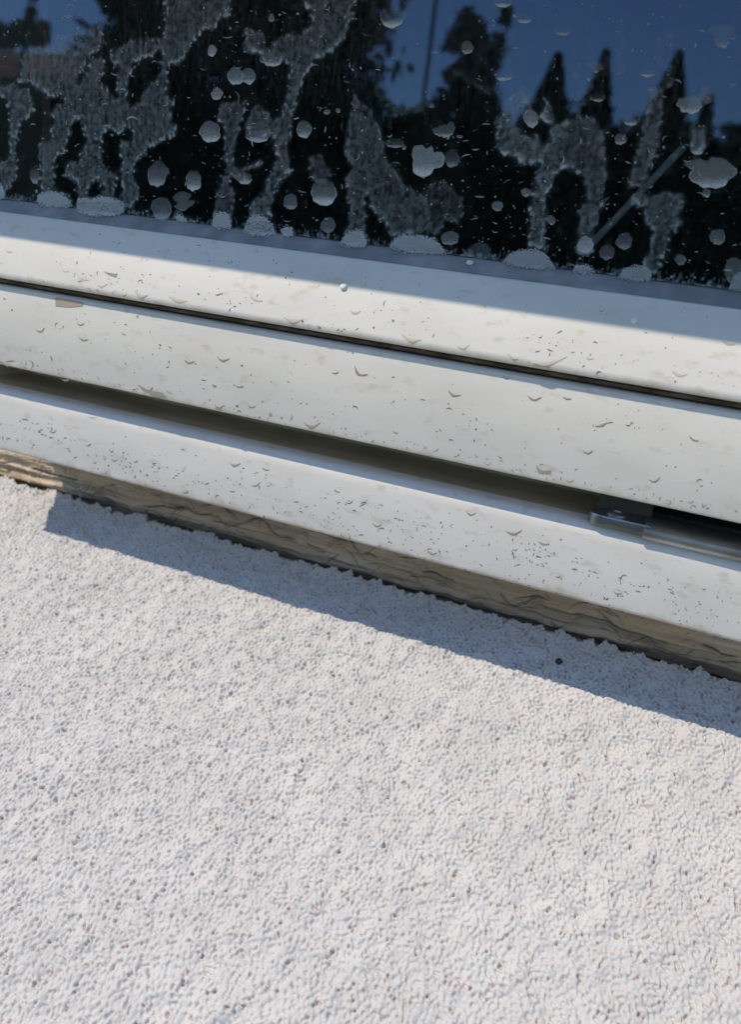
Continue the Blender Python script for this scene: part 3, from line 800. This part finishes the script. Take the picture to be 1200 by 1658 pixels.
# flaked patches of paint
for face, par, poly, m in [(F_sash, sash, [(90, 482), (112, 485), (135, 490), (134, 496), (112, 498), (90, 496)], M_rust), (F_sash, sash, [(222, 622), (238, 631), (262, 636), (271, 643), (252, 642), (232, 633)], M_mark),
                           (F_top, rail, [(168, 440), (190, 445), (188, 450), (176, 446)], M_mark), (F_sash, sash, [(868, 752), (876, 762), (893, 762), (892, 768), (872, 766)], M_mark)]:
    p = np.array(poly, float); P = face.at(p[:, 0], p[:, 1], np.full(len(p), .0002))
    under(mesh_from('paint_chip', P, [tuple(range(len(p)))], m, None, False), par)


def on_face(face, y0, s, lo, hi, bias=1.0, x0=-20, x1=1210):
    def f(g):
        x = g.uniform(x0, x1); t = g.random() ** bias
        a = y0[0] + s[0] * x; b = y0[1] + s[1] * x
        return face, x, a + (b - a) * (lo + (hi - lo) * t)
    return f


def clustered(face, top, bot, seed, m_):
    g0 = np.random.default_rng(seed); cs = [(g0.uniform(-20, 1210), g0.uniform(.2, .95)) for _ in range(m_)]

    def f(g):
        c = cs[g.integers(m_)] if g.random() < .7 else (g.uniform(-20, 1210), g.uniform(.08, .97))
        x = c[0] + g.normal(0, 34); t = np.clip(c[1] + g.normal(0, .13), .06, .97)
        a = top[0] + top[1] * x; b = bot[0] + bot[1] * x
        return face, x, a + (b - a) * t
    return f


flecks('dirt_specks', 170, clustered(F_top, (396, .143), (446, .167), 1, 14), .00012, M_speck, rail, 511, (1.0, 5.0), .5)
flecks('dirt_specks', 60, on_face(F_top, (345, 395), (.129, .143), .1, 1), .00012, M_speck, rail, 517, (1.0, 4.0), .4)
flecks('dirt_specks', 200, clustered(F_sash, (475, .17), (592, .206), 2, 18), .00012, M_speck, sash, 512, (1.0, 4.6), .5)
flecks('dirt_specks', 130, on_face(F_sash, (570, 592), (.206, .2065), .3, 1), .00012, M_mark, sash, 518, (1.2, 7), .6)
flecks('dirt_specks', 620, clustered(F_sill, (655, .235), (729, .262), 3, 70), .00012, M_speck, sill, 513, (1.0, 4.8), .5)

# ------------------------------------------------------------------ weathered timber under the frame
AL = math.radians(35.0); SL = math.tan(AL)
Z0, Y0 = -.2625, .0496
YB = 0.0805                                  # back edge of the stucco


def plane_z(y): return Z0 + SL * (y - Y0)


xs = np.arange(-.78, XR, .0011); ts = np.linspace(0, 1, 90)
TX, TT = np.meshgrid(xs, ts, indexing='ij')
lay = field(TX.shape, .0011, .0026, .014, 81, 14.0)
fine = field(TX.shape, .0011, .0012, .004, 83, 6.0)
lump = field(TX.shape, .0011, .012, .08, 84, 9.0)


def line(seed, lo, hi):
    return field((len(xs), 64), .0011, lo, hi, seed)[:, :1]


TY = YB + .0085 - .0030 * TT + .0012 * lump + .00016 * lay + .00006 * fine
flow = field(TX.shape, .0011, .0010, .0060, 85, 40.0)            # thin layers that wander along the strip
wr = (TT + .10 * line(931, .05, .30) + .03 * line(932, .02, .10)) * (len(ts) - 1)
i0 = np.clip(np.floor(wr).astype(int), 0, len(ts) - 2); fr_ = np.clip(wr - i0, 0, 1); rows = np.arange(len(xs))[:, None]
flow = flow[rows, i0] * (1 - fr_) + flow[rows, i0 + 1] * fr_
TY += .00032 * flow
crack = .8 * sstep(flow, .7, 1.9)
for k, (tc_, wv, wd, dp, off) in enumerate(((.44, .030, .006, .0014, .1), (.36, .045, .011, .0030, -.6), (.28, .030, .006, .0012, .3), (.50, .02, .004, .0007, .6))):
    tt_ = tc_ + wv * line(860 + k, .045, .30) + .0035 * line(880 + k, .012, .040)
    here = sstep(line(900 + k, .050, .30), off, off + .7)
    c = np.exp(-((TT - tt_) / wd) ** 2) * here
    TY += dp * c + (.0016 * sstep(tt_ - TT, 0, .06) * here if k < 2 else 0)       # the layer below a crease sits further back
    crack = np.maximum(crack, c * (.95 if k < 3 else .7))
bulge = line(921, .010, .05)
TY -= .0012 * np.exp(-((TT - .22) / .09) ** 2) * sstep(bulge, 1.1, 1.9)          # blobs squeezed out at the foot
foot_ = 1 - sstep(TT, .08, .23 + .03 * lump)
TY += .006 * (1 - sstep(TT, .0, .25))
crack = np.clip(np.maximum(crack, foot_ * .7) + .12 * np.clip(lay - .9, 0, 1), 0, 1)
TZ = plane_z(YB) - .010 + (-.1858 - (plane_z(YB) - .010)) * TT
M_wood = mat('weathered_timber', (0.36, 0.28, 0.19), 0.9)
at = N(M_wood, 'ShaderNodeAttribute', attribute_name='dens')
s1, _ = noise_mix(M_wood, (0.66, 0.48, 0.32), (0.42, 0.33, 0.23), 34, 0.38, 0.66, 8, (.12, 1, 3))
s2, _ = noise_mix(M_wood, None, (0.62, 0.55, 0.46), 18, 0.50, 0.72, 6, (.6, 1, 2), base=s1)
s3, _ = noise_mix(M_wood, None, (0.30, 0.22, 0.15), 110, 0.58, 0.70, 8, (.16, 1, 2), base=s2)
mx = N(M_wood, 'ShaderNodeMix', data_type='RGBA'); L(M_wood, at.outputs['Fac'], mx.inputs[0]); L(M_wood, s3, mx.inputs[6]); mx.inputs[7].default_value = (.045, .036, .027, 1)
L(M_wood, mx.outputs[2], bsdf(M_wood).inputs['Base Color']); bump(M_wood, 500, .35, .0007, 6, (.25, 1, 1))
ii = np.arange(TX.size).reshape(TX.shape)
q = np.stack([ii[:-1, :-1], ii[1:, :-1], ii[1:, 1:], ii[:-1, 1:]], -1).reshape(-1, 4)
tim = mesh_from('timber_strip', np.stack([TX, TY, TZ], -1).reshape(-1, 3), q, M_wood, None, True, crack * .92)
tag(tim, 'weathered cracked brown timber strip under the white window frame', 'timber')

# ------------------------------------------------------------------ rough white stucco ledge
ss = 0.00058
ux = np.arange(-.585, .165, ss); us = np.arange(-.014, .400, ss)        # along the window, and down the slope from its back edge
SX, SS = np.meshgrid(ux, us, indexing='ij'); shp = SX.shape
def ring(lam, seed, wd=.42):
    g = np.random.default_rng(seed)
    k = np.hypot(np.fft.fftfreq(shp[0], ss)[:, None], np.fft.rfftfreq(shp[1], ss)[None, :]) * lam
    a = np.fft.irfft2(np.fft.rfft2(g.standard_normal(shp)) * np.exp(-((k - 1) / np.where(k < 1, wd * .9, wd * 1.05)) ** 2), s=shp)
    return a / a.std()


tb = sstep(SS, .10, .34)                     # the grain gets coarser away from the window
g1 = ring(.0032, 91) * np.sqrt(1 - tb) + ring(.0043, 191) * np.sqrt(tb); g2 = field(shp, ss, .0050, .014, 92); g3 = field(shp, ss, .0012, .0026, 93); big = field(shp, ss, .02, .12, 94)
mid = field(shp, ss, .008, .03, 95)
ga = ring(.0056, 291); gb = ring(.0040, 292)
raw = .52 * g1 + .55 * (.72 - np.abs(ga)) + .42 * (.72 - np.abs(gb)) + .22 * g2 + .20 * g3
h = np.where(raw > -.45, 1 - np.exp(-(raw + .45) * .85), (raw + .45) * 1.6)          # rounded tops, steep pits
h = np.clip(h, -1.7, 1)
amp = .00096 * (1 + .22 * np.clip(mid, -1.5, 1.5))
pitm = sstep(mid * .9 - .6 * g2 + .4 * field(shp, ss, .003, .012, 96), 1.55, 2.5)   # odd spots where the coat missed
H = amp * h - .0005 * pitm * sstep(-raw, -.3, .8) + .0007 * big + .0001 * mid
# ragged back edge: the coat stops unevenly and curls up a little against the timber
e1 = field((len(ux), 64), ss, .0030, .02, 97)[:, :1]; e2 = field((len(ux), 64), ss, .012, .09, 98)[:, :1]
edge_s = .0005 * e1 + .0018 * e2 + .0003 * g1
H += .0016 * np.exp(-((SS - edge_s) / .006) ** 2) * (1 + .3 * e2)
drop = sstep(edge_s - SS, 0.0, .0030)
SY = YB - SS * math.cos(AL) - math.sin(AL) * H
SZ = plane_z(YB) - SS * math.sin(AL) + math.cos(AL) * H - drop * .014
ii = np.arange(SX.size).reshape(shp)
q = np.stack([ii[:-1, :-1], ii[1:, :-1], ii[1:, 1:], ii[:-1, 1:]], -1).reshape(-1, 4)
M_stucco = mat('stucco', (0.58, 0.565, 0.55), 0.92, 0, 0.25)
at = N(M_stucco, 'ShaderNodeAttribute', attribute_name='dens')
s1, _ = noise_mix(M_stucco, (0.585, 0.57, 0.56), (0.525, 0.511, 0.502), 22, 0.35, 0.7, 5)
mx = N(M_stucco, 'ShaderNodeMix', data_type='RGBA'); L(M_stucco, at.outputs['Fac'], mx.inputs[0]); L(M_stucco, s1, mx.inputs[6]); mx.inputs[7].default_value = (.46, .35, .33, 1)
L(M_stucco, mx.outputs[2], bsdf(M_stucco).inputs['Base Color']); bump(M_stucco, 1500, .2, .0004, 3)
ledge = thing('stucco_ledge', 'rough white stucco ledge sloping down from the window', 'ledge', None, (0, 0, 0))
mesh_from('stucco_coat', np.stack([SX, SY, SZ], -1).reshape(-1, 3), q, M_stucco, ledge, True, np.clip(pitm * sstep(-raw, -.2, .7) * .85, 0, 1))
M_st2 = mat('stucco_far', (0.54, 0.535, 0.525), 0.95); bump(M_st2, 330, 1.0, .0016, 3)


def slab(x0, x1, y0, y1, dz, nm):
    V = []
    for x in (x0, x1):
        V += [(x, y0, plane_z(y0) + dz), (x, y1, plane_z(y1) + dz), (x, y1, plane_z(y1) - .12), (x, y0, plane_z(y0) - .12)]
    F_ = [(0, 1, 2, 3), (7, 6, 5, 4), (0, 4, 5, 1), (1, 5, 6, 2), (2, 6, 7, 3), (3, 7, 4, 0)]
    return fix(mesh_from(nm, V, F_, M_st2, ledge, False))


YF = YB - .3985 * math.cos(AL)
slab(-2.5, -.5845, -.55, YB, 0, 'ledge_side'); slab(.164, 2.5, -.55, YB, 0, 'ledge_side'); slab(-.584, .1635, -.55, YF, 0, 'ledge_front'); slab(-.584, .1635, YF + .001, YB + .02, -.02, 'ledge_core')
box('ledge_wall', (-2.5, -.545, GZ), (2.5, .15, plane_z(-.55) - .125), M_st2, ledge)

# ------------------------------------------------------------------ crumbs
def chip(name, P, n_, r, m, label, cat, seed, group=None):
    g = np.random.default_rng(seed)
    import bmesh
    bm = bmesh.new(); bmesh.ops.create_icosphere(bm, subdivisions=2, radius=r)
    for v in bm.verts: v.co = Vector((v.co.x * g.uniform(.75, 1.2), v.co.y * g.uniform(.75, 1.2), v.co.z * g.uniform(.4, .65)))
    me = bpy.data.meshes.new(name); bm.to_mesh(me); bm.free(); me.materials.append(m)
    o = bpy.data.objects.new(name, me); col.objects.link(o)
    o.location = [float(c) for c in P]; o.rotation_euler = Vector(n_).to_track_quat('Z', 'Y').to_euler()
    return tag(o, label, cat, group)


F_gas = Face((.0200, -.0042), (.0135, -.0098))
chip('paint_flake', F_gas.at(np.array(761.), np.array(428.), .001), F_gas.n, .0019, M_flake, 'bright white flake lying on the grey gasket under the glass', 'flake', 1, 'white flakes on the window')
chip('paint_flake', F_top.at(np.array(557.), np.array(465.), .0006), F_top.n, .0021, M_flake, 'white flake stuck at the shade line, left of middle', 'flake', 2, 'white flakes on the window')
chip('paint_flake', F_top.at(np.array(1027.), np.array(520.), .0006), F_top.n, .0017, M_flake, 'small white flake on the shaded top rail near the right end', 'flake', 3, 'white flakes on the window')
F_st = Face((YB, plane_z(YB)), (0.0, plane_z(0.0)))
M_crumb = mat('dark_crumb', (.05, .045, .025), .9)
chip('dark_crumb', F_st.at(np.array(905.), np.array(1072.), .0012), (0, -math.sin(AL), math.cos(AL)), .0026, M_crumb, 'dark crumb lying in the shade on the stucco', 'crumb', 4)

g = np.random.default_rng(77)
for k, (px, dy, r, lb) in enumerate(((128, 4, .0024, 'white plaster crumb at the joint where the ledge shadow begins'), (422, 6, .0030, 'white plaster crumb at the joint left of the middle of the strip'),
                                     (652, 7, .0033, 'largest white plaster crumb lying against the middle of the timber strip'), (690, 6, .0022, 'small white plaster crumb just right of the largest crumb'),
                                     (1018, 5, .0026, 'white plaster crumb at the joint near the right end of the strip'))):
    chip('plaster_crumb', F_st.at(np.array(float(px)), np.array(776 + .276 * px + dy), .0016), (g.normal(0, .3), -.5, .8), r, M_stucco, lb, 'crumb', 30 + k, 'plaster crumbs along the joint')

# parents keep their children where they were built
bpy.context.view_layer.update()
for o, p in KEEP:
    o.matrix_parent_inverse = Matrix.Identity(4)
    o.location = o.location - (p.matrix_world.translation if p is win else Vector((0, 0, 0)))
    bpy.context.view_layer.update()
